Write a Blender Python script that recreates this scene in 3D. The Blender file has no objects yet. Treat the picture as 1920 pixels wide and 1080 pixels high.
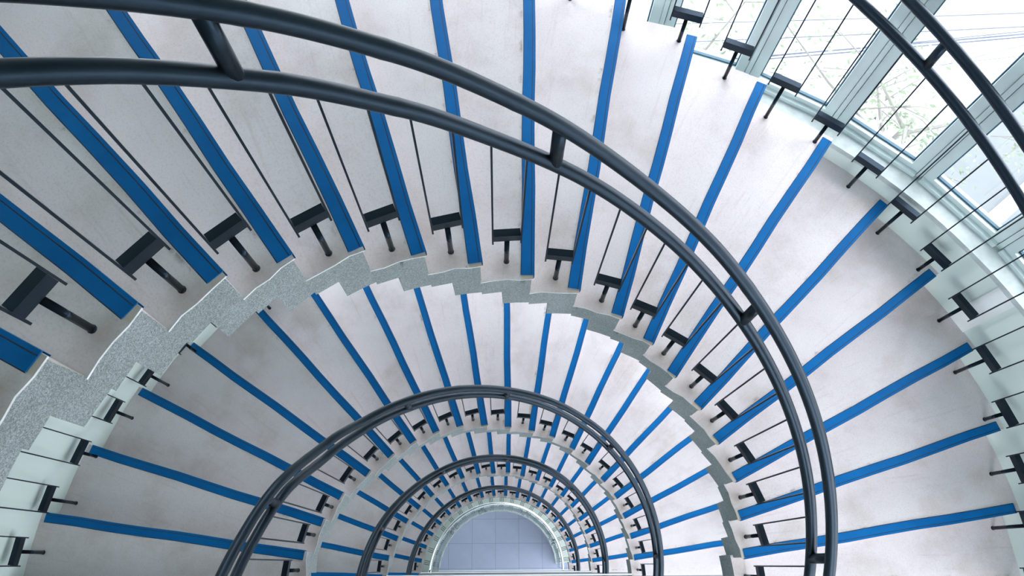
import bpy, math, random
from mathutils import Matrix, Vector
C = bpy.context.scene.collection
SC = bpy.context.scene
random.seed(7)
PI = math.pi
U = 1.0917            # metres per well radius
H = 0.15              # rise of one step

# ------------------------------------------------------------------ camera
def make_camera():
    tx, ty = math.radians(20.6568), math.radians(1.1099)
    c, s = math.cos(tx), math.sin(tx)
    rx = Matrix(((1, 0, 0), (0, c, s), (0, -s, c)))
    c, s = math.cos(ty), math.sin(ty)
    ry = Matrix(((c, 0, s), (0, 1, 0), (-s, 0, c)))
    rot = (ry @ rx).transposed()
    cd = bpy.data.cameras.new('camera')
    cd.sensor_width = 36
    cd.lens = 36 * 1376.67 / 1920
    cd.clip_start = 0.02
    co = bpy.data.objects.new('camera', cd)
    C.objects.link(co)
    co.matrix_world = Matrix.Translation((-0.0944 * U, 0.1133 * U, 3.4367 * U)) @ rot.to_4x4()
    SC.camera = co
make_camera()

# ------------------------------------------------------------------ sky, light, exposure
world = bpy.data.worlds.new('overcast_sky')
SC.world = world
world.use_nodes = True
bg = world.node_tree.nodes['Background']
bg.inputs[0].default_value = (0.935, 0.935, 1.0, 1)
bg.inputs[1].default_value = 8.5
SC.view_settings.view_transform = 'Standard'
SC.view_settings.look = 'None'
SC.view_settings.gamma = 1.0
SC.view_settings.use_curve_mapping = False
SC.view_settings.exposure = 0.0
SC.cycles.diffuse_bounces = 8

# ------------------------------------------------------------------ materials
def new_mat(name, rough=0.6, metal=0.0, spec=0.5):
    m = bpy.data.materials.new(name)
    m.use_nodes = True
    nt = m.node_tree
    b = nt.nodes['Principled BSDF']
    b.inputs['Roughness'].default_value = rough
    b.inputs['Metallic'].default_value = metal
    b.inputs['Specular IOR Level'].default_value = spec
    return m, nt, b

def node(nt, t, **kw):
    n = nt.nodes.new(t)
    for k, v in kw.items():
        if k in n.inputs.keys():
            n.inputs[k].default_value = v
        else:
            setattr(n, k, v)
    return n

def ramp(nt, src, stops):
    r = nt.nodes.new('ShaderNodeValToRGB')
    while len(r.color_ramp.elements) > len(stops):
        r.color_ramp.elements.remove(r.color_ramp.elements[-1])
    while len(r.color_ramp.elements) < len(stops):
        r.color_ramp.elements.new(0.5)
    for e, (p, col) in zip(r.color_ramp.elements, stops):
        e.position = p
        e.color = (*col, 1) if len(col) == 3 else col
    nt.links.new(src, r.inputs[0])
    return r.outputs[0]

def mix(nt, fac, a, b, mode='MIX'):
    n = nt.nodes.new('ShaderNodeMix')
    n.data_type = 'RGBA'
    n.blend_type = mode
    for i, v in ((0, fac), (6, a), (7, b)):
        if hasattr(v, 'links'):
            nt.links.new(v, n.inputs[i])
        elif i == 0:
            n.inputs[0].default_value = v
        else:
            n.inputs[i].default_value = (*v, 1)
    return n.outputs[2]

def coords(nt, kind='Object'):
    return nt.nodes.new('ShaderNodeTexCoord').outputs[kind]

def noise(nt, vec, scale, detail=4, rough=0.55):
    n = node(nt, 'ShaderNodeTexNoise', Scale=scale, Detail=detail, Roughness=rough)
    nt.links.new(vec, n.inputs['Vector'])
    return n.outputs['Fac']

def bump(nt, b, src, strength, dist=0.002):
    n = node(nt, 'ShaderNodeBump', Strength=strength, Distance=dist)
    nt.links.new(src, n.inputs['Height'])
    nt.links.new(n.outputs[0], b.inputs['Normal'])

def mat_plain(name, col, rough=0.6, metal=0.0, var=0.06, scale=6.0, spec=0.5, bmp=0.0):
    m, nt, b = new_mat(name, rough, metal, spec)
    v = coords(nt)
    f = noise(nt, v, scale, 5)
    lo = tuple(max(0, c * (1 - var)) for c in col)
    hi = tuple(min(1, c * (1 + var)) for c in col)
    nt.links.new(ramp(nt, f, [(0.3, lo), (0.7, hi)]), b.inputs['Base Color'])
    if bmp:
        bump(nt, b, noise(nt, v, scale * 12, 3), bmp)
    return m

def mat_tread():
    # washed pinkish-grey terrazzo, blotched, with a rusty smudge by the baluster foot
    m, nt, b = new_mat('tread_terrazzo', 0.55, 0, 0.35)
    v = coords(nt)
    info = nt.nodes.new('ShaderNodeObjectInfo')
    off = nt.nodes.new('ShaderNodeVectorMath'); off.operation = 'MULTIPLY_ADD'
    cmb = nt.nodes.new('ShaderNodeCombineXYZ')
    for i in range(3):
        nt.links.new(info.outputs['Random'], cmb.inputs[i])
    nt.links.new(cmb.outputs[0], off.inputs[0])
    off.inputs[1].default_value = (17, 31, 11)
    nt.links.new(v, off.inputs[2])
    w = off.outputs[0]
    big = ramp(nt, noise(nt, w, 3.2, 6, 0.62), [(0.29, (0.535, 0.475, 0.462)), (0.5, (0.655, 0.607, 0.615)), (0.72, (0.70, 0.66, 0.672))])
    fine = ramp(nt, noise(nt, w, 170, 2, 0.7), [(0.3, (0.86, 0.86, 0.86)), (0.5, (1, 1, 1)), (0.75, (1.0, 1.0, 1.0))])
    col = mix(nt, 1.0, big, fine, 'MULTIPLY')
    # brushed streaks along the length of the tread
    mp = node(nt, 'ShaderNodeMapping'); mp.inputs['Scale'].default_value = (1.2, 22, 4)
    nt.links.new(w, mp.inputs['Vector'])
    st = ramp(nt, noise(nt, mp.outputs[0], 2.0, 5, 0.65), [(0.58, (1, 1, 1)), (0.75, (0.87, 0.845, 0.82))])
    col = mix(nt, 0.9, col, st, 'MULTIPLY')
    # smudge running from the post foot
    sub = nt.nodes.new('ShaderNodeVectorMath'); sub.operation = 'SUBTRACT'
    nt.links.new(v, sub.inputs[0]); sub.inputs[1].default_value = (1.015 * U, 0.083 * U, 0)
    sc = nt.nodes.new('ShaderNodeVectorMath'); sc.operation = 'MULTIPLY'
    nt.links.new(sub.outputs[0], sc.inputs[0]); sc.inputs[1].default_value = (1.0, 0.75, 0)
    ln = nt.nodes.new('ShaderNodeVectorMath'); ln.operation = 'LENGTH'
    nt.links.new(sc.outputs[0], ln.inputs[0])
    sm = ramp(nt, ln.outputs['Value'], [(0.0, (1.0, 1.0, 1.0)), (0.062, (0, 0, 0))])
    mu = nt.nodes.new('ShaderNodeMath'); mu.operation = 'MULTIPLY'
    nt.links.new(sm, mu.inputs[0]); nt.links.new(noise(nt, w, 26, 4), mu.inputs[1])
    col = mix(nt, mu.outputs[0], col, (0.36, 0.29, 0.22))
    # grimy line along the front, just behind the blue strip
    sep = nt.nodes.new('ShaderNodeSeparateXYZ'); nt.links.new(v, sep.inputs[0])
    gr = ramp(nt, sep.outputs['Y'], [(0.046, (0, 0, 0)), (0.05, (1, 1, 1)), (0.066, (0, 0, 0))])
    gn = ramp(nt, noise(nt, w, 9, 5, 0.7), [(0.56, (0, 0, 0)), (0.66, (1, 1, 1))])
    g2 = nt.nodes.new('ShaderNodeMath'); g2.operation = 'MULTIPLY'
    nt.links.new(gr, g2.inputs[0]); nt.links.new(gn, g2.inputs[1])
    g3 = nt.nodes.new('ShaderNodeMath'); g3.operation = 'MULTIPLY'; g3.inputs[1].default_value = 0.75
    nt.links.new(g2.outputs[0], g3.inputs[0])
    col = mix(nt, g3.outputs[0], col, (0.17, 0.15, 0.12))
    rx = node(nt, 'ShaderNodeMapRange'); rx.inputs['From Min'].default_value = 0.995 * U; rx.inputs['From Max'].default_value = 1.008 * U
    rx.inputs['To Min'].default_value = 1; rx.inputs['To Max'].default_value = 0
    nt.links.new(sep.outputs['X'], rx.inputs['Value'])
    ry = node(nt, 'ShaderNodeMapRange'); ry.inputs['From Min'].default_value = 0.040; ry.inputs['From Max'].default_value = 0.046
    ry.inputs['To Min'].default_value = 0.7; ry.inputs['To Max'].default_value = 0
    nt.links.new(sep.outputs['Y'], ry.inputs['Value'])
    rm = nt.nodes.new('ShaderNodeMath'); rm.operation = 'MULTIPLY'
    nt.links.new(rx.outputs[0], rm.inputs[0]); nt.links.new(ry.outputs[0], rm.inputs[1])
    col = mix(nt, rm.outputs[0], col, (0.50, 0.43, 0.31))
    nt.links.new(col, b.inputs['Base Color'])
    bump(nt, b, noise(nt, w, 140, 3), 0.12)
    return m

def mat_fascia():
    # coarse exposed-aggregate render on the side of the stair
    m, nt, b = new_mat('aggregate_render', 0.7, 0, 0.3)
    v = coords(nt, 'Object')
    vo = node(nt, 'ShaderNodeTexVoronoi', Scale=430.0)
    nt.links.new(v, vo.inputs['Vector'])
    sp = ramp(nt, vo.outputs['Color'], [(0.1, (0.155, 0.182, 0.185)), (0.5, (0.25, 0.283, 0.288)), (0.9, (0.40, 0.44, 0.46))])
    bl = ramp(nt, noise(nt, v, 4.5, 5), [(0.3, (0.80, 0.81, 0.80)), (0.7, (1, 1, 1))])
    col = mix(nt, 1.0, sp, bl, 'MULTIPLY')
    # a few dried drips running down from the tread edge
    at = nt.nodes.new('ShaderNodeAttribute'); at.attribute_name = 'below_edge'
    mp = node(nt, 'ShaderNodeMapping'); mp.inputs['Scale'].default_value = (26, 26, 1.2)
    nt.links.new(v, mp.inputs['Vector'])
    dr = ramp(nt, noise(nt, mp.outputs[0], 1.0, 2, 0.4), [(0.66, (0, 0, 0)), (0.70, (1, 1, 1))])
    near = ramp(nt, at.outputs['Fac'], [(0.02, (1, 1, 1)), (0.42, (0, 0, 0))])
    mu = nt.nodes.new('ShaderNodeMath'); mu.operation = 'MULTIPLY'
    nt.links.new(dr, mu.inputs[0]); nt.links.new(near, mu.inputs[1])
    col = mix(nt, mu.outputs[0], col, (0.075, 0.085, 0.09))
    nt.links.new(col, b.inputs['Base Color'])
    bump(nt, b, vo.outputs['Distance'], 0.35, 0.004)
    return m

def mat_strip():
    m, nt, b = new_mat('blue_strip', 0.5, 0, 0.12)
    v = coords(nt)
    c1 = ramp(nt, noise(nt, v, 5, 6, 0.65), [(0.3, (0.0, 0.098, 0.30)), (0.7, (0.001, 0.128, 0.37))])
    wear = ramp(nt, noise(nt, v, 30, 5, 0.7), [(0.70, (1, 1, 1)), (0.80, (0.55, 0.6, 0.65))])
    nt.links.new(mix(nt, 1.0, c1, wear, 'MULTIPLY'), b.inputs['Base Color'])
    bump(nt, b, noise(nt, v, 90, 2), 0.08)
    return m

def mat_steel():
    m, nt, b = new_mat('slate_painted_steel', 0.33, 0.0, 0.4)
    b.inputs['Specular Tint'].default_value = (0.42, 0.68, 1.0, 1)
    v = coords(nt)
    c1 = ramp(nt, noise(nt, v, 9, 5), [(0.3, (0.004, 0.006, 0.008)), (0.7, (0.008, 0.011, 0.014))])
    ch = ramp(nt, noise(nt, v, 45, 4, 0.7), [(0.80, (0, 0, 0)), (0.84, (1, 1, 1))])
    nt.links.new(mix(nt, ch, c1, (0.06, 0.075, 0.09)), b.inputs['Base Color'])
    return m

def mat_glass(name, tint, refl=0.08):
    m = bpy.data.materials.new(name)
    m.use_nodes = True
    nt = m.node_tree
    nt.nodes.remove(nt.nodes['Principled BSDF'])
    t = node(nt, 'ShaderNodeBsdfTransparent'); t.inputs[0].default_value = (*tint, 1)
    g = node(nt, 'ShaderNodeBsdfGlossy'); g.inputs['Roughness'].default_value = 0.02
    geo = nt.nodes.new('ShaderNodeNewGeometry')
    ior = node(nt, 'ShaderNodeMapRange')          # same reflectance on the way in and on the way out of the sheet
    ior.inputs['To Min'].default_value = 1.45
    ior.inputs['To Max'].default_value = 1 / 1.45
    nt.links.new(geo.outputs['Backfacing'], ior.inputs['Value'])
    fr = nt.nodes.new('ShaderNodeFresnel')
    nt.links.new(ior.outputs[0], fr.inputs['IOR'])
    mx = nt.nodes.new('ShaderNodeMixShader')
    nt.links.new(fr.outputs[0], mx.inputs[0])
    nt.links.new(t.outputs[0], mx.inputs[1])
    nt.links.new(g.outputs[0], mx.inputs[2])
    nt.links.new(mx.outputs[0], nt.nodes['Material Output'].inputs[0])
    return m

M = dict(
    tread=mat_tread(), fascia=mat_fascia(), strip=mat_strip(), steel=mat_steel(),
    strip_groove=mat_plain('strip_groove', (0.012, 0.03, 0.07), 0.6),
    soffit=mat_plain('soffit_paint', (0.62, 0.66, 0.64), 0.7),
    wall=mat_plain('pale_green_paint', (0.66, 0.755, 0.715), 0.6, var=0.02, scale=2.0, bmp=0.05),
    wall_white=mat_plain('white_wall_strip', (0.82, 0.84, 0.84), 0.7, var=0.05, scale=9, bmp=0.1),
    sill=mat_plain('sill_terrazzo', (0.50, 0.56, 0.555), 0.6, var=0.12, scale=22, bmp=0.15),
    frame=mat_plain('grey_green_aluminium', (0.60, 0.70, 0.70), 0.4, var=0.03),
    gasket=mat_plain('dark_gasket', (0.03, 0.10, 0.15), 0.5),
    glass=mat_glass('window_glass', (0.97, 0.99, 0.99)),
    rail_glass=mat_glass('balustrade_glass', (0.86, 0.94, 0.93)),
    chrome=mat_plain('polished_steel', (0.62, 0.64, 0.66), 0.15, 1.0, var=0.02),
    lower_tread=mat_plain('pale_lower_terrazzo', (0.54, 0.59, 0.56), 0.5, var=0.08, scale=30),
    groove=mat_plain('dark_groove', (0.06, 0.08, 0.08), 0.8),
    tile=mat_plain('lavender_grey_tile', (0.42, 0.455, 0.60), 0.3, var=0.05, scale=3),
    joint=mat_plain('tile_joint', (0.25, 0.28, 0.39), 0.8),
    landing=mat_plain('shaded_landing_terrazzo', (0.20, 0.215, 0.235), 0.5, var=0.08, scale=20),  # base colour darkened to carry the shade beneath the landings above
    edge=mat_plain('white_edge_trim', (0.85, 0.88, 0.90), 0.4),
    slab_edge=mat_plain('worn_white_edge', (0.66, 0.67, 0.68), 0.6, var=0.25, scale=14),
    dark_chrome=mat_plain('dark_steel_fitting', (0.34, 0.36, 0.38), 0.3, 1.0),  # darker steel tone for the clamps and posts
    ceiling=mat_plain('ceiling_paint', (0.80, 0.82, 0.81), 0.8, var=0.02),
    pavement=mat_plain('pale_pavement', (0.24, 0.245, 0.25), 0.9, var=0.10, scale=0.6),
    leaf=mat_plain('pale_leaf', (0.11, 0.152, 0.095), 0.6, var=0.2, scale=3),
    bark=mat_plain('pale_bark', (0.12, 0.12, 0.11), 0.9),
    cable=mat_plain('cable_sheath', (0.045, 0.060, 0.09), 0.6),
    roof=mat_plain('roof_sheet', (0.075, 0.090, 0.096), 0.6),
    roof_wall=mat_plain('shed_render', (0.75, 0.77, 0.78), 0.8),
    red=mat_plain('faded_red_paint', (0.62, 0.42, 0.42), 0.7),
)

# ------------------------------------------------------------------ mesh helpers
class MB:
    def __init__(self):
        self.v, self.f, self.mi = [], [], []
        self.smooth = False
    def quad(self, a, b, c, d, mi=0):
        n = len(self.v); self.v += [a, b, c, d]; self.f.append((n, n + 1, n + 2, n + 3)); self.mi.append(mi)
    def prism(self, bottom, top, mi=0, mi_side=None):
        # bottom, top: matching rings of points, counter-clockwise from above
        n = len(self.v); k = len(bottom)
        self.v += list(bottom) + list(top)
        self.f.append(tuple(range(n + k - 1, n - 1, -1))); self.mi.append(mi)
        self.f.append(tuple(range(n + k, n + 2 * k))); self.mi.append(mi)
        for i in range(k):
            j = (i + 1) % k
            self.f.append((n + i, n + j, n + k + j, n + k + i)); self.mi.append(mi if mi_side is None else mi_side)
    def box(self, lo, hi, mi=0):
        (x0, y0, z0), (x1, y1, z1) = lo, hi
        r = [(x0, y0), (x1, y0), (x1, y1), (x0, y1)]
        self.prism([(x, y, z0) for x, y in r], [(x, y, z1) for x, y in r], mi)
    def tube(self, pts, rad, n=10, caps=True, mi=0, closed=False):
        pts = [Vector(p) for p in pts]
        base = len(self.v); m = len(pts)
        rads = rad if isinstance(rad, (list, tuple)) else [rad] * m
        t0 = (pts[1] - pts[0]).normalized()
        ref = Vector((0, 0, 1)) if abs(t0.z) < 0.9 else Vector((1, 0, 0))
        for i, p in enumerate(pts):
            if i == 0: t = pts[1] - pts[0]
            elif i == m - 1: t = pts[-1] - pts[-2]
            else: t = pts[i + 1] - pts[i - 1]
            t.normalize()
            a = ref.cross(t).normalized(); b = t.cross(a)
            for k in range(n):
                w = 2 * PI * k / n
                self.v.append(tuple(p + (a * math.cos(w) + b * math.sin(w)) * rads[i]))
        for i in range(m - 1):
            for k in range(n):
                k2 = (k + 1) % n
                self.f.append((base + i * n + k, base + i * n + k2, base + (i + 1) * n + k2, base + (i + 1) * n + k)); self.mi.append(mi)
        if caps:
            self.f.append(tuple(base + k for k in range(n - 1, -1, -1))); self.mi.append(mi)
            self.f.append(tuple(base + (m - 1) * n + k for k in range(n))); self.mi.append(mi)
    def mesh(self, name, mats, smooth=False):
        me = bpy.data.meshes.new(name)
        me.from_pydata(self.v, [], self.f)
        for m in (mats if isinstance(mats, (list, tuple)) else [mats]):
            me.materials.append(m)
        me.polygons.foreach_set('material_index', self.mi)
        if smooth:
            me.polygons.foreach_set('use_smooth', [len(p.vertices) == 4 for p in me.polygons])
        me.update()
        return me
    def build(self, name, mats, parent=None, smooth=False, matrix=None):
        return link(name, self.mesh(name, mats, smooth), parent, matrix)

def link(name, me, parent=None, matrix=None):
    o = bpy.data.objects.new(name, me)
    C.objects.link(o)
    if parent is not None:
        o.parent = parent
    if matrix is not None:
        o.matrix_local = matrix
    return o

def tag(o, label=None, cat=None, group=None, kind=None):
    for k, v in (('label', label), ('category', cat), ('group', group), ('kind', kind)):
        if v: o[k] = v
    return o

def empty(name, loc=(0, 0, 0), label=None, cat=None, group=None):
    o = bpy.data.objects.new(name, None)
    C.objects.link(o)
    o.location = loc
    o.empty_display_size = 0.2
    return tag(o, label, cat, group)

def pol(r, a, z=0.0):          # r in well radii, a in degrees
    a = math.radians(a)
    return (r * U * math.cos(a), r * U * math.sin(a), z)

def rotz(a, loc=(0, 0, 0)):
    return Matrix.Translation(loc) @ Matrix.Rotation(math.radians(a), 4, 'Z')

# ------------------------------------------------------------------ plan of the steps (as built: the steps are not quite even)
TH0, DTH = 7.9738, 9.0382
IN = {0: [(1.006, -0.41), (0.999, -0.29), (1.011, -0.55), (0.996, 0.08), (0.995, -0.25), (0.985, -0.1), (1.004, -0.96), (1.002, -1.66), (1.006, -0.86), (0.987, -0.5), (0.985, 0.03), (0.996, 0.22), (1.012, 0.11), (1.015, 0.4), (1.006, -0.32), (1.002, -0.21), (0.994, -0.18)],
      1: [(1.0, 0.19), (0.997, 0.38), (0.991, 0.43), (0.997, 0.34), (0.985, 0.25), (0.985, 0.8), (0.999, 0.48), (1.003, 0.88), (0.989, 0.51), (0.982, 1.03), (0.986, 1.09), (0.997, 1.06), (0.999, 0.72), (0.995, 0.12), (0.991, -0.5), (0.995, -0.73), (1.020, -0.19), (1.019, -0.87), (1.024, -0.82)],
      2: [(0.997, -0.19), (0.996, -0.24), (0.995, -0.33), (0.995, -0.7), (1.007, -0.52), (1.007, -0.85), (1.01, -1.0), (0.998, -1.02), (0.99, -0.82), (0.997, -1.0), (0.985, -1.49), (0.997, -2.02), (0.997, -1.81), (0.996, -1.69), (0.994, -1.31), (0.995, -1.45), (1.002, -1.85), (0.999, -1.77), (1.006, -1.54), (1.018, -2.19)],
      3: [(1.017, -0.69), (1.011, -0.67), (1.014, -1.1)], 4: []}
OUT = {0: [0.1, 0.05, 0.09, 0.0, 0.17, 0.22, 0.34, 0.05], 1: {15: 0.86, 16: 0.59, 17: 0.5, 18: 0.28}}
def step_in(k, i):
    L = IN[k]
    if i < len(L): return L[i][0], TH0 + DTH * i + L[i][1]
    d = {0: -0.3, 1: -0.8, 2: -2.0, 3: -1.2, 4: -0.8}[k]
    return 1.0, TH0 + DTH * i + d
def step_out(k, i):
    o = OUT.get(k, {})
    if isinstance(o, list):
        if i < len(o): return 2.282, TH0 + DTH * i + o[i]
    elif i in o: return 2.282, TH0 + DTH * i + o[i]
    return 2.282, step_in(k, i)[1]
def pitch(a): return (a - TH0) / DTH     # height of the nosing line, in rises

RW = 2.303        # inner face of the outer wall
T_SLAB = 0.006

# ------------------------------------------------------------------ setting: walls, windows, landings, floor
Z_TOP = 39 * H
Z_BOT = -81 * H
WIN0, DWIN, NWIN = 2.95, 10.3, 12
WIN1 = WIN0 + DWIN * NWIN
SILL, HEAD = 4.85, 16.5
LOW_SILL, HIGH_HEAD = -0.6, 17.0       # rises above the first step of each storey

def arc_slab(mb, r0, r1, a0, a1, z0, z1, step=2.5, mi=0):
    n = max(1, int(math.ceil((a1 - a0) / step)))
    for j in range(n):
        b0, b1 = a0 + (a1 - a0) * j / n, a0 + (a1 - a0) * (j + 1) / n
        ring = [(r0, b0), (r1, b0), (r1, b1), (r0, b1)]
        # ring must be counter-clockwise from above
        mb.prism([pol(r, a, z0) for r, a in ring], [pol(r, a, z1) for r, a in ring], mi)

def arc_shell(mb, r0, r1, a0, a1, z0, z1, step=2.5, ends=True):
    n = max(1, int(math.ceil((a1 - a0) / step)))
    A = [a0 + (a1 - a0) * j / n for j in range(n + 1)]
    for j in range(n):
        a, b = A[j], A[j + 1]
        mb.quad(pol(r0, b, z0), pol(r0, a, z0), pol(r0, a, z1), pol(r0, b, z1))
        mb.quad(pol(r1, a, z0), pol(r1, b, z0), pol(r1, b, z1), pol(r1, a, z1))
        mb.quad(pol(r0, a, z1), pol(r1, a, z1), pol(r1, b, z1), pol(r0, b, z1))
        mb.quad(pol(r1, a, z0), pol(r0, a, z0), pol(r0, b, z0), pol(r1, b, z0))
    if ends:
        mb.quad(pol(r0, a0, z0), pol(r1, a0, z0), pol(r1, a0, z1), pol(r0, a0, z1))
        mb.quad(pol(r1, a1, z0), pol(r0, a1, z0), pol(r0, a1, z1), pol(r1, a1, z1))

RO = 2.50
Y_BACK = -2.0
def structure(o):
    return tag(o, kind='structure')

mb = MB(); arc_shell(mb, RW, RO, WIN1, 180, Z_BOT, Z_TOP)
mb.box((-RO * U, Y_BACK * U, Z_BOT), (-RW * U, 0, Z_TOP))
structure(mb.build('wall_left', M['wall']))
mb = MB(); arc_shell(mb, RW, RO, 0, WIN0, Z_BOT, Z_TOP)
# straight part of the right wall, unseen, wide glazed openings added per storey for fill light
YW0, YW1 = -1.85 * U, -0.10 * U
mb.box((RW * U, Y_BACK * U, Z_BOT), (RO * U, YW0, Z_TOP))
mb.box((RW * U, YW1, Z_BOT), (RO * U, 0, Z_TOP))
for k in range(-1, 5):
    z0 = (-20 * (k + 1) + HIGH_HEAD) * H if k < 4 else Z_BOT
    mb.box((RW * U, YW0, z0), (RO * U, YW1, (-20 * k + LOW_SILL) * H))
mb.box((RW * U, YW0, (20 + HIGH_HEAD) * H), (RO * U, YW1, Z_TOP))
structure(mb.build('wall_right', M['wall']))
# front wall behind the landings, unseen, with a tall opening added per storey to let in light
mb = MB()
XF0, XF1 = 0.7 * U, 2.15 * U
ya, yb = (Y_BACK - 0.15) * U, Y_BACK * U
mb.box((-RO * U, ya, Z_BOT), (XF0, yb, Z_TOP))
mb.box((XF1, ya, Z_BOT), (RO * U, yb, Z_TOP))
for k in range(0, 5):
    z0 = (-20 * (k + 1) + HIGH_HEAD) * H if k < 4 else Z_BOT
    mb.box((XF0, ya, z0), (XF1, yb, (-20 * k + LOW_SILL) * H))
mb.box((XF0, ya, HIGH_HEAD * H), (XF1, yb, Z_TOP))
structure(mb.build('wall_front', M['wall']))
# curved wall below, between and above the bands of windows
mb = MB()
levels = [0, 1, 2, 3, 4]
for k in levels:
    z1 = (-20 * k + SILL) * H - 0.03
    z0 = (-20 * (k + 1) + HEAD) * H if k < 4 else Z_BOT
    arc_shell(mb, RW, RO, WIN0, WIN1, z0, z1)
arc_shell(mb, RW, RO, WIN0, WIN1, HEAD * H, Z_TOP)
structure(mb.build('wall_back', M['wall']))
# thin white strip, slightly raised, on the curved wall below the sill
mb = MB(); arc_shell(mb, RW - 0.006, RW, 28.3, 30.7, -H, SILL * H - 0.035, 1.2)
structure(mb.build('trim_8', M['wall_white']))

for n, k in enumerate(levels):      # outside, an unseen slab edge added to cut sky light at each window band
    mb = MB(); arc_shell(mb, RO, 3.1, WIN0 - 8, WIN1 + 4, (-20 * k + HEAD) * H + 0.02, (-20 * k + HEAD) * H + 0.17)
    structure(mb.build('trim_%d' % (n + 9), M['ceiling']))
for n, k in enumerate(levels):
    mb = MB(); arc_shell(mb, RW - 0.008, 2.47, WIN0, WIN1, (-20 * k + SILL) * H - 0.03, (-20 * k + SILL) * H)
    structure(mb.build('trim_%d' % (n + 1), M['sill']))

RF = 2.425
def window_meshes():
    # one straight sash between two mullions, local x along the window, y outwards, z up
    half = RF * U * math.sin(math.radians(DWIN / 2))
    hgt = (HEAD - SILL) * H
    fw = 0.045
    f = MB()
    d0, d1 = -0.025, 0.035
    f.box((-half + 0.018, d0, 0), (-half + 0.018 + fw, d1, hgt))
    f.box((half - 0.018 - fw, d0, 0), (half - 0.018, d1, hgt))
    f.box((-half + 0.018 + fw, d0, 0.0), (half - 0.018 - fw, d1, 0.05))
    f.box((-half + 0.018 + fw, d0, hgt - 0.05), (half - 0.018 - fw, d1, hgt))
    f.box((-half + 0.02, d0 - 0.022, 0.0), (half - 0.02, d0, 0.022))
    g = MB()
    x0, x1 = -half + 0.018 + fw, half - 0.018 - fw
    for (a, b) in (((x0, -0.004, 0.05), (x0 + 0.006, 0.012, hgt - 0.05)), ((x1 - 0.006, -0.004, 0.05), (x1, 0.012, hgt - 0.05)),
                   ((x0, -0.004, 0.05), (x1, 0.012, 0.058)), ((x0, -0.004, hgt - 0.058), (x1, 0.012, hgt - 0.05))):
        g.box(a, b)
    p = MB(); p.box((x0, 0.002, 0.05), (x1, 0.008, hgt - 0.05))
    m = MB()       # mullion post at the left end, with grooves
    m.box((-0.011, -0.03, 0), (0.011, 0.04, hgt))
    m.box((-0.018, -0.02, 0), (-0.014, 0.04, hgt)); m.box((0.014, -0.02, 0), (0.018, 0.04, hgt))
    return (f.mesh('window_frame', M['frame']), g.mesh('gasket', M['gasket']), p.mesh('pane', M['glass']), m.mesh('mullion', M['frame']))
WF, WG, WP, WM = window_meshes()
wn = 0
for k in levels:
    for j in range(NWIN):
        if k > 1 and not True:
            continue
        wn += 1
        a = WIN0 + DWIN * (j + 0.5)
        rr = RF * U * math.cos(math.radians(DWIN / 2))
        mat = rotz(a - 90, (rr * math.cos(math.radians(a)), rr * math.sin(math.radians(a)), (-20 * k + SILL) * H))
        o = structure(link('window_%d' % wn, WF, None, mat))
        link('gasket', WG, o)
        link('pane', WP, o)
        half = RF * U * math.sin(math.radians(DWIN / 2))
        link('mullion', WM, o, Matrix.Translation((half, 0, 0)) @ Matrix.Rotation(math.radians(-DWIN / 2), 4, 'Z'))

for k in [-1] + levels:      # fixed panes for the added fill-light openings, straight right wall
    for j in range(4):
        wn += 1
        y0 = YW0 + (YW1 - YW0) * j / 4; y1 = YW0 + (YW1 - YW0) * (j + 1) / 4
        z0, z1 = LOW_SILL * H, HIGH_HEAD * H
        x = 2.42 * U
        f = MB()
        for lo, hi in (((x, y0, z0), (x + .06, y0 + .05, z1)), ((x, y1 - .05, z0), (x + .06, y1, z1)),
                       ((x, y0 + .05, z0), (x + .06, y1 - .05, z0 + .05)), ((x, y0 + .05, z1 - .05), (x + .06, y1 - .05, z1))):
            f.box(lo, hi)
        o = structure(f.build('window_%d' % wn, M['frame'], matrix=Matrix.Translation((0, 0, -20 * k * H))))
        p = MB(); p.box((x + .027, y0 + .05, z0 + .05), (x + .033, y1 - .05, z1 - .05)); p.build('pane', M['glass'], o)

for k in levels:      # and for the openings added for light in the front wall
    for j in range(2):
        wn += 1
        x0 = XF0 + (XF1 - XF0) * j / 2; x1 = XF0 + (XF1 - XF0) * (j + 1) / 2
        z0, z1 = LOW_SILL * H, HIGH_HEAD * H
        y = (Y_BACK - 0.12) * U
        f = MB()
        for lo, hi in (((x0, y, z0), (x0 + .05, y + .06, z1)), ((x1 - .05, y, z0), (x1, y + .06, z1)),
                       ((x0 + .05, y, z0), (x1 - .05, y + .06, z0 + .05)), ((x0 + .05, y, z1 - .05), (x1 - .05, y + .06, z1))):
            f.box(lo, hi)
        o = structure(f.build('window_%d' % wn, M['frame'], matrix=Matrix.Translation((0, 0, -20 * k * H))))
        p = MB(); p.box((x0 + .05, y + .027, z0 + .05), (x1 - .05, y + .033, z1 - .05)); p.build('pane', M['glass'], o)

mb = MB(); mb.box((-RO * U, (Y_BACK - 0.15) * U, Z_TOP), (RO * U, RO * U, Z_TOP + 0.2))
structure(mb.build('ceiling', M['ceiling']))

# ground floor with square tiles
floor = structure(MB.build((lambda m: (m.box((-RO * U, (Y_BACK - 0.15) * U, Z_BOT - 0.2), (RO * U, RO * U, Z_BOT - 0.003)), m)[1])(MB()), 'floor', M['joint']))
TS = 0.437 * U
tmb = MB(); g = 0.0035; tmb.box((g, g, -0.02), (TS - g, TS - g, 0.0)); TM = tmb.mesh('tile', M['tile'])
x_line, y_line = -0.138 * U, 0.489 * U
for i in range(-3, 4):
    for j in range(-2, 3):
        link('tile', TM, floor, Matrix.Translation((x_line + i * TS, y_line + j * TS, Z_BOT)))

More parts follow.
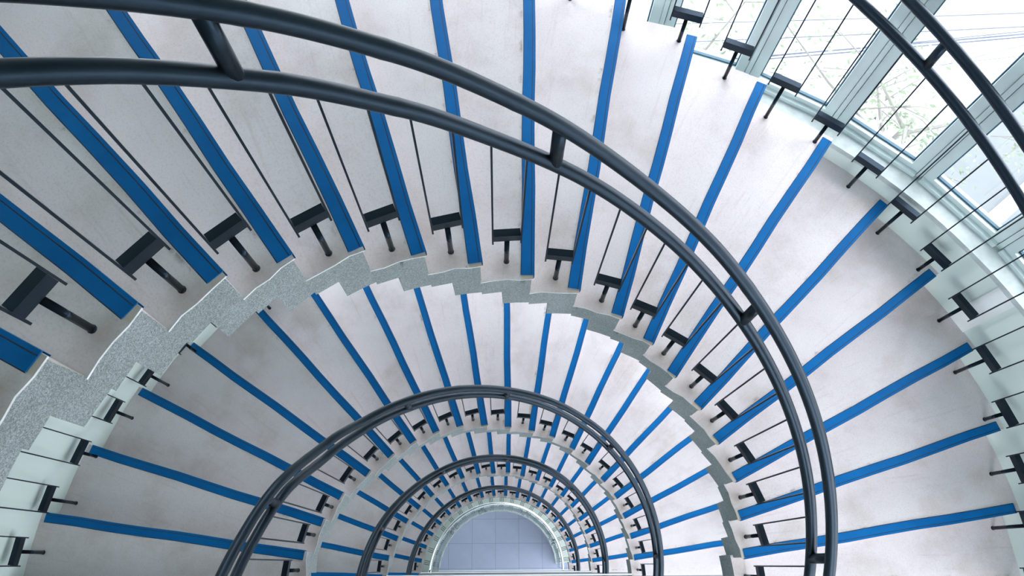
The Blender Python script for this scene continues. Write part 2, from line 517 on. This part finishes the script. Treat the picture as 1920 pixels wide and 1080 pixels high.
# landings, one per storey, along the straight side of the well
Y_EDGE = 0.040
landing_text = {
    -1: 'pale landing slab at the head of the uppermost stair flight beside the well',
    0: 'pale landing slab at the foot of the largest stair flight on the right',
    1: 'pale landing with white edge, the lowest of three straight edges at the bottom',
    2: 'pale landing with white edge, middle of three straight edges below the floor',
    3: 'pale landing with white edge nearest the lavender tiled floor, shortest of the straight edges'}
for k in range(-1, 4):
    z = (-20 * k - 1) * H
    lo = empty('landing', (0, 0, z), landing_text[k], 'landing')
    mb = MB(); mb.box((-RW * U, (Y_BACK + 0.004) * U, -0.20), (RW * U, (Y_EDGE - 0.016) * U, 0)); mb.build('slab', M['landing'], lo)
    if k >= 0:      # the corner of the landing that runs up to the first riser
        a = TH0 + 0.6
        y = (Y_EDGE - 0.016) * U
        ring = [(0.985 * U, y), (RW * U, y)] + [pol(RW, b)[:2] for b in (2.5, 5, a)] + [pol(r, b)[:2] for r, b in ((0.985, a), (0.985, 5))]
        mb = MB(); mb.prism([(x, y2, -0.20) for x, y2 in ring], [(x, y2, 0) for x, y2 in ring], 0, 1); mb.build('corner_slab', [M['tread'], M['fascia']], lo)
    mb = MB(); mb.box((-0.985 * U, (Y_EDGE - 0.010) * U, -0.016), (0.985 * U, Y_EDGE * U, 0.002)); tag(mb.build('edge_strip', M['edge'], lo), 'white edge strip')

# ------------------------------------------------------------------ stair flights
flight_text = {
    0: 'pale terrazzo stair flight with blue nosings, uppermost and largest, sweeping across the top',
    1: 'second stair flight down with blue nosings, seen below the grey side of the largest',
    2: 'third stair flight down with blue nosings, inside the second black handrail',
    3: 'fourth stair flight down, smallest with blue nosings, around the pale lowest stair',
    4: 'lowest pale stair flight without blue strips, three dark grooves on each tread'}

def make_flight(k):
    fl = empty('stair_flight', (0, 0, -20 * k * H), flight_text[k], 'staircase')
    lower = (k == 4)
    # ---- folded plate body
    mb = MB()
    below = []
    def rin(i): return step_in(k, i)[0] - 0.008
    for i in range(0, 20):
        ai = step_in(k, i)[1] + 0.3
        an = step_in(k, i + 1)[1] + 0.3 if i < 19 else 180.0
        ao, aon = step_out(k, i)[1] + 0.15, (step_out(k, i + 1)[1] + 0.15 if i < 19 else 180.0)
        cut = 5.1 / DTH
        cuts = [(0, cut / 2, i - 1.74), (cut / 2, cut, i - 1.74), (cut, 1.0, i - 0.88)]
        if i == 0 and k == 4:
            cuts = [(0, cut, -1.0), (cut, 1.0, -0.5)]
        ztop = i * H - T_SLAB - (0.002 if i == 19 else 0)
        for t0, t1, zb in cuts:
            if i == 19 and t1 > 0.4: break
            b0, b1 = ai + (an - ai) * t0, ai + (an - ai) * t1
            c0, c1 = ao + (aon - ao) * t0, ao + (aon - ao) * t1
            r0, r1 = rin(i) + (rin(min(19, i + 1)) - rin(i)) * t0, rin(i) + (rin(min(19, i + 1)) - rin(i)) * t1
            ring = [(r0, b0), (RW, c0), (RW, c1), (r1, b1)]
            mb.prism([pol(r, a, zb * H) for r, a in ring], [pol(r, a, ztop) for r, a in ring])
            below += [(ztop - zb * H) / H] * 4 + [0.0] * 4
    body = mb.build('stair_body', M['lower_tread'] if lower else M['fascia'], fl)
    body.data.attributes.new('below_edge', 'FLOAT', 'POINT').data.foreach_set('value', below)
    # ---- treads and nosing strips, each laid out from its own front edge
    for i in range(0, 20):
        ri, ai = step_in(k, i)
        ro, ao = step_out(k, i)
        if i < 19:
            rn, an = step_in(k, i + 1); rno, aon = step_out(k, i + 1)
        m = rotz(ai, (0, 0, i * H))
        rc = ri - 0.013
        if i < 19:
            rcn = rn - 0.013
            w = an - ai + 0.45; wo = aon - ai + 0.3
            do = ao - ai
            n = 4
            ring = [pol(rc + (rcn - rc) * t / n + (0.0035 * math.sin(t * 2.1 + i) if 0 < t < n else 0), w * t / n) for t in range(n, -1, -1)]
            ring += [pol(RW, do + (wo - do) * t / 3) for t in range(4)]
            top = [(x, y, 0) for x, y, _ in ring]
            bot = [(x, y, -T_SLAB) for x, y, _ in ring]
            # order: inner edge back -> front, outer edge front -> back : counter-clockwise
            mb = MB(); mb.prism(bot, top, 0, 1)
            mb.build('tread', [M['lower_tread'] if lower else M['tread'], M['slab_edge'] if not lower else M['lower_tread']], fl, matrix=m)
            # riser face below the front edge
            ra, rb = pol(ri - 0.006, 0.27), pol(RW, do + 0.12)
            mb = MB()
            mb.prism([(ra[0], ra[1], -H), (rb[0], rb[1], -H), pol(RW, do + 0.4)[:2] + (-H,), pol(ri - 0.006, 0.7)[:2] + (-H,)],
                     [(ra[0], ra[1], -T_SLAB), (rb[0], rb[1], -T_SLAB), pol(RW, do + 0.4)[:2] + (-T_SLAB,), pol(ri - 0.006, 0.7)[:2] + (-T_SLAB,)])
            mb.build('riser', M['lower_tread'] if lower else M['tread'], fl, matrix=m)
        # local frame along the front edge
        p0 = Vector(pol(ri, 0)); p1 = Vector(pol(2.282, ao - ai))
        d = (p1 - p0).normalized(); nrm = Vector((-d.y, d.x, 0))
        def P(s, t, z): 
            q = p0 + d * s + nrm * t
            return (q.x, q.y, z)
        L = (p1 - p0).length
        if lower:
            for q in range(3):
                t = 0.03 + q * 0.028
                mb = MB(); mb.prism([P(0.0, t, -0.001), P(L, t, -0.001), P(L, t + 0.009, -0.001), P(0.0, t + 0.009, -0.001)],
                                    [P(0.0, t, 0.0015), P(L, t, 0.0015), P(L, t + 0.009, 0.0015), P(0.0, t + 0.009, 0.0015)])
                mb.build('groove', M['groove'], fl, matrix=m)
        else:
            # L-section: slightly wavy in plan, as fixed on site
            N = 8
            mb = MB()
            wv = [0.0022 * math.sin(q * 1.7 + i * 2.3 + k) if 0 < q < N else 0 for q in range(N + 1)]
            for q in range(N):
                s0, s1 = L * q / N, L * (q + 1) / N
                w0, w1 = wv[q], wv[q + 1]
                f0, b0, f1, b1 = -0.004 + w0, 0.042 + w0, -0.004 + w1, 0.042 + w1
                g0, h0, g1, h1 = 0.006 + w0, 0.009 + w0, 0.006 + w1, 0.009 + w1
                zt = 0.004
                mb.quad(P(s0, f0, zt), P(s1, f1, zt), P(s1, g1, zt), P(s0, g0, zt), 0)
                mb.quad(P(s0, g0, zt), P(s1, g1, zt), P(s1, h1, zt - 0.001), P(s0, h0, zt - 0.001), 1)
                mb.quad(P(s0, h0, zt), P(s1, h1, zt), P(s1, b1, zt), P(s0, b0, zt), 0)
                mb.quad(P(s1, f1, zt), P(s0, f0, zt), P(s0, f0, -0.028), P(s1, f1, -0.028), 0)
                mb.quad(P(s0, b0, zt), P(s1, b1, zt), P(s1, b1 + 0.003, 0.0004), P(s0, b0 + 0.003, 0.0004), 1)
                mb.quad(P(s1, f1, -0.028), P(s0, f0, -0.028), P(s0, f0 + 0.004, -0.028), P(s1, f1 + 0.004, -0.028), 0)
            mb.quad(P(0, -0.004, zt), P(0, 0.042, zt), P(0, 0.042, -0.001), P(0, -0.004, -0.001), 0)
            mb.quad(P(L, 0.042, zt), P(L, -0.004, zt), P(L, -0.004, -0.001), P(L, 0.042, -0.001), 0)
            mb.build('nosing_strip', [M['strip'], M['strip_groove']], fl, matrix=m)
    return fl
for k in range(5):
    make_flight(k)

# ------------------------------------------------------------------ black steel railings
RAIL_R = 0.0194 * U
LOW, UPP = 4.8, 5.95
BAR0, BAR1 = 0.74, 1.0        # cross bar, rises above the nosing line
def baluster_meshes(half, tag_):
    hw = half * U
    b = MB()                                     # channel lying on its back: web to the well, two thin flanges
    z0, z1 = 0.0, (BAR1 - BAR0) * H
    d = 0.021 * U
    b.box((-0.004, -hw, z0), (0.0035, hw, z1))
    b.box((0.0035, -hw, z1 - 0.004), (d, hw, z1 - 0.0005))
    b.box((0.0035, -hw, z0), (d, hw, z0 + 0.004))
    r = MB(); r.box((-0.003, -0.0028, 0), (0.009, 0.0028, 1.0))
    return b.mesh('baluster', M['steel']), r.mesh('rod', M['steel'])
pm = MB(); pm.tube([(0, 0, 0), (0, 0, 1.0)], 0.0080 * U, 12); POST = pm.mesh('post', M['steel'], True)
fm = MB(); fm.tube([(0, 0, 0), (0, 0, 0.003), (0, 0, 0.006)], [0.0098 * U, 0.0096 * U, 0.0084 * U], 10); FOOT = fm.mesh('weld_collar', M['steel'], True)

def off_at(off, a):
    # rail height over the nosing line, in rises: a number, or surveyed (angle, height) pairs
    if not isinstance(off, (list, tuple)): return off
    if a <= off[0][0]: return off[0][1]
    for (a0, h0), (a1, h1) in zip(off[:-1], off[1:]):
        if a <= a1:
            t = (a - a0) / (a1 - a0); t = t * t * (3 - 2 * t)
            return h0 + (h1 - h0) * t
    return off[-1][1]
def helix(r, a0, a1, off, step=1.5):
    n = int(math.ceil((a1 - a0) / step))
    A = [a0 + (a1 - a0) * j / n for j in range(n + 1)]
    return [pol(r, a, (pitch(a) + off_at(off, a)) * H) for a in A]
LOWS = {0: [(10, 4.82), (26, 4.88), (62, 4.80), (78, 4.76), (95, 4.66), (107, 4.75), (119, 4.86), (131, 4.93)],
        1: [(14, 4.75), (53, 4.72), (95, 4.8), (120, 4.80), (136, 4.95), (146, 5.15), (158, 5.9), (170, 5.78)],
        2: [(20, 4.9), (62, 5.2), (95, 4.55), (122, 4.65), (165, 5.75)], 3: 4.8}
UPPS = {0: [(10, 6.05), (26, 6.06), (58, 5.93), (75, 5.85), (92, 5.96), (106, 6.06), (118, 6.12)],
        1: [(14, 6.03), (56, 6.35), (69, 6.2), (95, 5.93), (120, 6.0), (133, 6.02), (143, 6.4), (158, 7.0), (170, 6.88)],
        2: [(20, 6.5), (62, 6.9), (95, 6.1), (122, 6.15), (165, 7.3)], 3: 6.05}

def tread_at(k, a, outer):
    best = -1
    for i in range(20):
        if (step_out(k, i)[1] if outer else step_in(k, i)[1]) <= a: best = i
    return best

def railing(k, r, half, angles, a0, a1, spacers, label, outer=False, low=LOW, upp=UPP):
    rl = empty('stair_railing', (0, 0, -20 * k * H), label, 'railing')
    seams = [a0 + (a1 - a0) * t for t in (0.13, 0.31, 0.52, 0.60, 0.66, 0.83)]
    for nm, off in (('lower_rail', low), ('upper_rail', upp)):
        pts = helix(r, a0, a1, off, 1.0)
        rad = [RAIL_R] * len(pts)
        for s in seams[(0 if nm == 'upper_rail' else 3):]:
            j = int((s - a0) / (a1 - a0) * (len(pts) - 1))
            # narrow weld seam
            rad[j] = RAIL_R * 1.035
        mb = MB(); mb.tube(pts, rad, 14); mb.build(nm, M['steel'], rl, True)
    for a in spacers:
        mb = MB(); mb.tube([pol(r, a, (pitch(a) + off_at(low, a)) * H), pol(r, a, (pitch(a) + off_at(upp, a)) * H)], 0.0172 * U, 12)
        mb.build('spacer', M['steel'], rl, True)
    BM, RM = baluster_meshes(half, '')
    ha = math.degrees(half / r)
    for a in angles:
        i = tread_at(k, a, outer)
        zb = (pitch(a) + BAR0) * H
        b = link('baluster', BM, rl, rotz(a, pol(r, a, zb)))
        for sgn in (-1, 1):
            zlen = (off_at(low, a) - BAR0 + sgn * ha / DTH) * H
            bot = -0.17 * H
            link('rod', RM, b, Matrix.Translation((0, sgn * (half * U + 0.003), bot)) @ Matrix.Diagonal((1, 1, zlen - bot, 1)))
        ph = zb - i * H
        link('post', POST, b, Matrix.Translation((0, 0, -ph)) @ Matrix.Diagonal((1, 1, ph, 1)))
        link('weld_collar', FOOT, b, Matrix.Translation((0, 0, -ph)))
    return rl

def inner_angles(k):
    return [step_in(k, i)[1] + 4.85 for i in range(-0, 19)]
IA = {k: ([step_in(k, 0)[1] - 4.4] if True else []) + inner_angles(k) for k in range(4)}
SP = {0: [7.0, 50.9, 87.4, 121.2, 158], 1: [9.0, 52.3, 92.3, 122.2, 160.3], 2: [8.5, 51, 90.5, 123, 159], 3: [8, 50, 90, 122, 160]}
RT = {0: 'black twin handrail and balusters along the inner edge of the largest flight',
      1: 'black twin handrail and balusters along the inner edge of the second flight down',
      2: 'black twin handrail and balusters along the inner edge of the third flight down',
      3: 'smallest black twin handrail, just outside the polished steel rail'}
for k in range(4):
    railing(k, 1.037, 0.0405, IA[k], -2.0, 181.0, SP[k], RT[k], False, LOWS[k], UPPS[k])
railing(0, 2.240, 0.0575, [0.6 + 6.03 * j for j in range(0, 16)], -2, 98, [15, 51, 87],
        'black twin handrail on the outer edge of the largest flight, by the windows', True, 4.82, 5.85)
railing(1, 2.240, 0.0575, [0.45 + 6.03 * j for j in range(22, 30)], 128, 180, [150],
        'black balusters on the outer edge of the second flight, before the green wall', True, 5.3, 6.3)

# ------------------------------------------------------------------ glass balustrade with polished rail on the lowest flight
gb = empty('glass_balustrade', (0, 0, -80 * H), 'curved glass balustrade with polished steel handrail around the lavender floor', 'railing')
mb = MB(); mb.tube(helix(1.045, 0.5, 179.5, 6.0, 2.0), 0.024 * U, 12); tag(mb.build('handrail', M['chrome'], gb, True), 'polished steel handrail')
mb = MB(); mb.tube(helix(1.045, 0.5, 179.5, 5.1, 3.0), 0.010 * U, 8); mb.build('rail_shade_channel', M['steel'], gb, True)  # coloured dark to stand in for the shadow line beneath the handrail
joints = [3, 30, 67, 110, 141, 177]
for a0, a1 in zip(joints[:-1], joints[1:]):
    mb = MB()
    n = max(2, int((a1 - a0) / 4))
    for j in range(n):
        b0 = a0 + 0.5 + (a1 - a0 - 1.0) * j / n; b1 = a0 + 0.5 + (a1 - a0 - 1.0) * (j + 1) / n
        ring = [(1.000, b0), (1.012, b0), (1.012, b1), (1.000, b1)]
        zb = lambda a, o: (pitch(a) + o) * H
        mb.prism([pol(r, a, zb(a, 0.4)) for r, a in ring], [pol(r, a, zb(a, 5.0)) for r, a in ring])
    mb.build('glass_panel', M['rail_glass'], gb)
for a in joints[1:-1]:
    mb = MB()
    p = pol(1.035, a, (pitch(a)) * H); q = pol(1.045, a, (pitch(a) + 5.9) * H)
    mb.tube([p, q], 0.016, 10)
    o = mb.build('baluster_post', M['dark_chrome'], gb, True)
    cm = MB()
    for zz in (1.0, 2.4, 3.8):
        for sg in (-1, 1):
            c0 = Vector(pol(1.035, a, (pitch(a) + zz) * H)); c1 = Vector(pol(0.992, a + sg * 3.0, (pitch(a) + zz + sg * 0.2) * H))
            cm.tube([tuple(c0), tuple(c1)], 0.008, 8)
            c2 = c1 + Vector((-c1.x, -c1.y, 0)).normalized() * 0.012
            cm.tube([tuple(c1), tuple(c2)], 0.024, 10)
    cm.build('glass_clamp', M['dark_chrome'], o, True)

# ------------------------------------------------------------------ outside the windows
ZG = -84 * H
mb = MB(); mb.box((-60, -60, ZG - 0.5), (60, 60, ZG)); o = mb.build('ground', M['pavement']); structure(o)

def branch_tree(root, M_, seed, base, height, spread, nleaf):
    rnd = random.Random(seed)
    tr = MB(); br = MB(); tips = []
    b = Vector(base)
    pts = [(0, 0, 0), (0.1, 0.05, height * 0.3), (-0.05, 0.1, height * 0.6), (0.1, 0.1, height * 0.95)]
    tr.tube(pts, [0.16, 0.12, 0.085, 0.03], 8)
    for n in range(26):
        h0 = height * rnd.uniform(0.38, 0.95)
        a = rnd.uniform(0, 2 * PI); l = spread * rnd.uniform(0.45, 1.0)
        p = Vector((0, 0, h0)); q = p + Vector((math.cos(a) * l * 0.5, math.sin(a) * l * 0.5, rnd.uniform(0.1, 0.7)))
        e = q + Vector((math.cos(a + rnd.uniform(-.5, .5)) * l * 0.5, math.sin(a + rnd.uniform(-.5, .5)) * l * 0.5, rnd.uniform(-0.2, 0.7)))
        br.tube([tuple(p), tuple(q), tuple(e)], [0.035, 0.02, 0.006], 5)
        for m in range(5):
            t = rnd.uniform(0.2, 1); s = p.lerp(e, t); a2 = rnd.uniform(0, 2 * PI)
            e2 = s + Vector((math.cos(a2) * 0.6, math.sin(a2) * 0.6, rnd.uniform(-0.2, 0.5)))
            br.tube([tuple(s), tuple(s.lerp(e2, .5) + Vector((0, 0, 0.06))), tuple(e2)], [0.012, 0.008, 0.003], 4)
            tips += [s.lerp(e2, rnd.uniform(0.3, 1.05)) for _ in range(4)]
    lf = MB()
    for n in range(nleaf):
        c = rnd.choice(tips) + Vector((rnd.gauss(0, .16), rnd.gauss(0, .16), rnd.gauss(0, .12)))
        u = Vector((rnd.gauss(0, 1), rnd.gauss(0, 1), rnd.gauss(0, .5))).normalized() * rnd.uniform(.032, .055)
        w = u.orthogonal().normalized() * u.length * 0.45
        w.rotate(Matrix.Rotation(rnd.uniform(-0.6, 0.6), 3, u))
        k0 = len(lf.v)
        lf.v += [tuple(c - u), tuple(c + w), tuple(c + u), tuple(c - w)]
        lf.f += [(k0, k0 + 1, k0 + 2, k0 + 3)]; lf.mi += [0]
    tr.build('trunk', M['bark'], root, True); br.build('branches', M['bark'], root)
    tag(lf.build('leaves', M['leaf'], root), kind='stuff')

for n, (a, r, hh, sp, nl, txt) in enumerate((
        (58, 6.4, 8.2, 2.6, 2600, 'pale leafy tree outside the middle panes of the window'),
        (72, 6.0, 8.6, 2.4, 2600, 'pale leafy tree outside the leftmost panes of the window'),
        (46, 7.6, 7.8, 2.8, 2600, 'pale leafy tree outside the right panes, in front of the cables'),)):
    p = pol(r, a, ZG)
    t = empty('tree', p, txt, 'tree')
    branch_tree(t, M, 11 + n, p, hh, sp, nl)

# overhead cables beyond the trees, strung past the right-hand panes
cab = [((5.52, 8.67, -6.11), (10.26, 8.37, -5.46), 0.008, 'highest thin cable outside the right panes, alone above the bundle'),
       ((5.54, 8.44, -6.24), (10.3, 8.23, -5.57), 0.009, 'second thin cable from the top outside the right panes'),
       ((5.71, 8.46, -6.64), (10.68, 8.55, -5.9), 0.008, 'top cable of the close bundle outside the right panes'),
       ((5.56, 8.25, -6.38), (10.41, 8.27, -5.68), 0.014, 'thick dark cable in the middle of the bundle outside the right panes'),
       ((5.63, 8.29, -6.51), (10.52, 8.31, -5.79), 0.012, 'lowest cable of the close bundle outside the right panes'),
       ((5.64, 7.68, -6.77), (10.83, 8.73, -6.0), 0.005, 'steeper faint cable under the bundle outside the right panes'),
       ((5.77, 8.11, -6.9), (10.77, 8.25, -6.11), 0.005, 'lowest faint cable outside the right panes, well under the bundle')]
for A, B, rad, txt in cab:
    A, B = Vector(A), Vector(B)
    P0, P1 = A - (B - A) * 1.2, B + (B - A) * 1.2
    c = empty('overhead_cable', tuple((A + B) / 2), txt, 'cable')
    pts = []
    for j in range(25):
        t = j / 24; q = P0.lerp(P1, t); q.z += 0.10 * ((2 * t - 1) ** 2 - 0.1)
        pts.append(tuple(q - (A + B) / 2))
    mb = MB(); mb.tube(pts, rad, 6); mb.build('cable_sheath', M['cable'], c, True)

# low shed beyond the tree
sh = empty('shed', (12.6, 8.6, ZG), 'pale grey shed roof with a white ridge board outside the far right pane', 'shed')
sh.rotation_euler = (0, 0, math.radians(38))
mb = MB(); mb.box((-2.2, -1.6, 0), (2.2, 1.6, 1.5)); mb.build('wall', M['roof_wall'], sh)
for sg in (-1, 1):
    mb = MB()
    r = [(-2.5, 0, 2.3), (2.5, 0, 2.3), (2.5, sg * 2.0, 1.35), (-2.5, sg * 2.0, 1.35)]
    if sg > 0: pass
    else: r = r[::-1]
    mb.prism([(x, y, z - 0.05) for x, y, z in r], r); mb.build('roof_panel', M['roof'], sh)
mb = MB(); mb.box((-2.55, -0.16, 2.28), (2.55, 0.16, 2.38)); mb.build('ridge_board', M['edge'], sh)
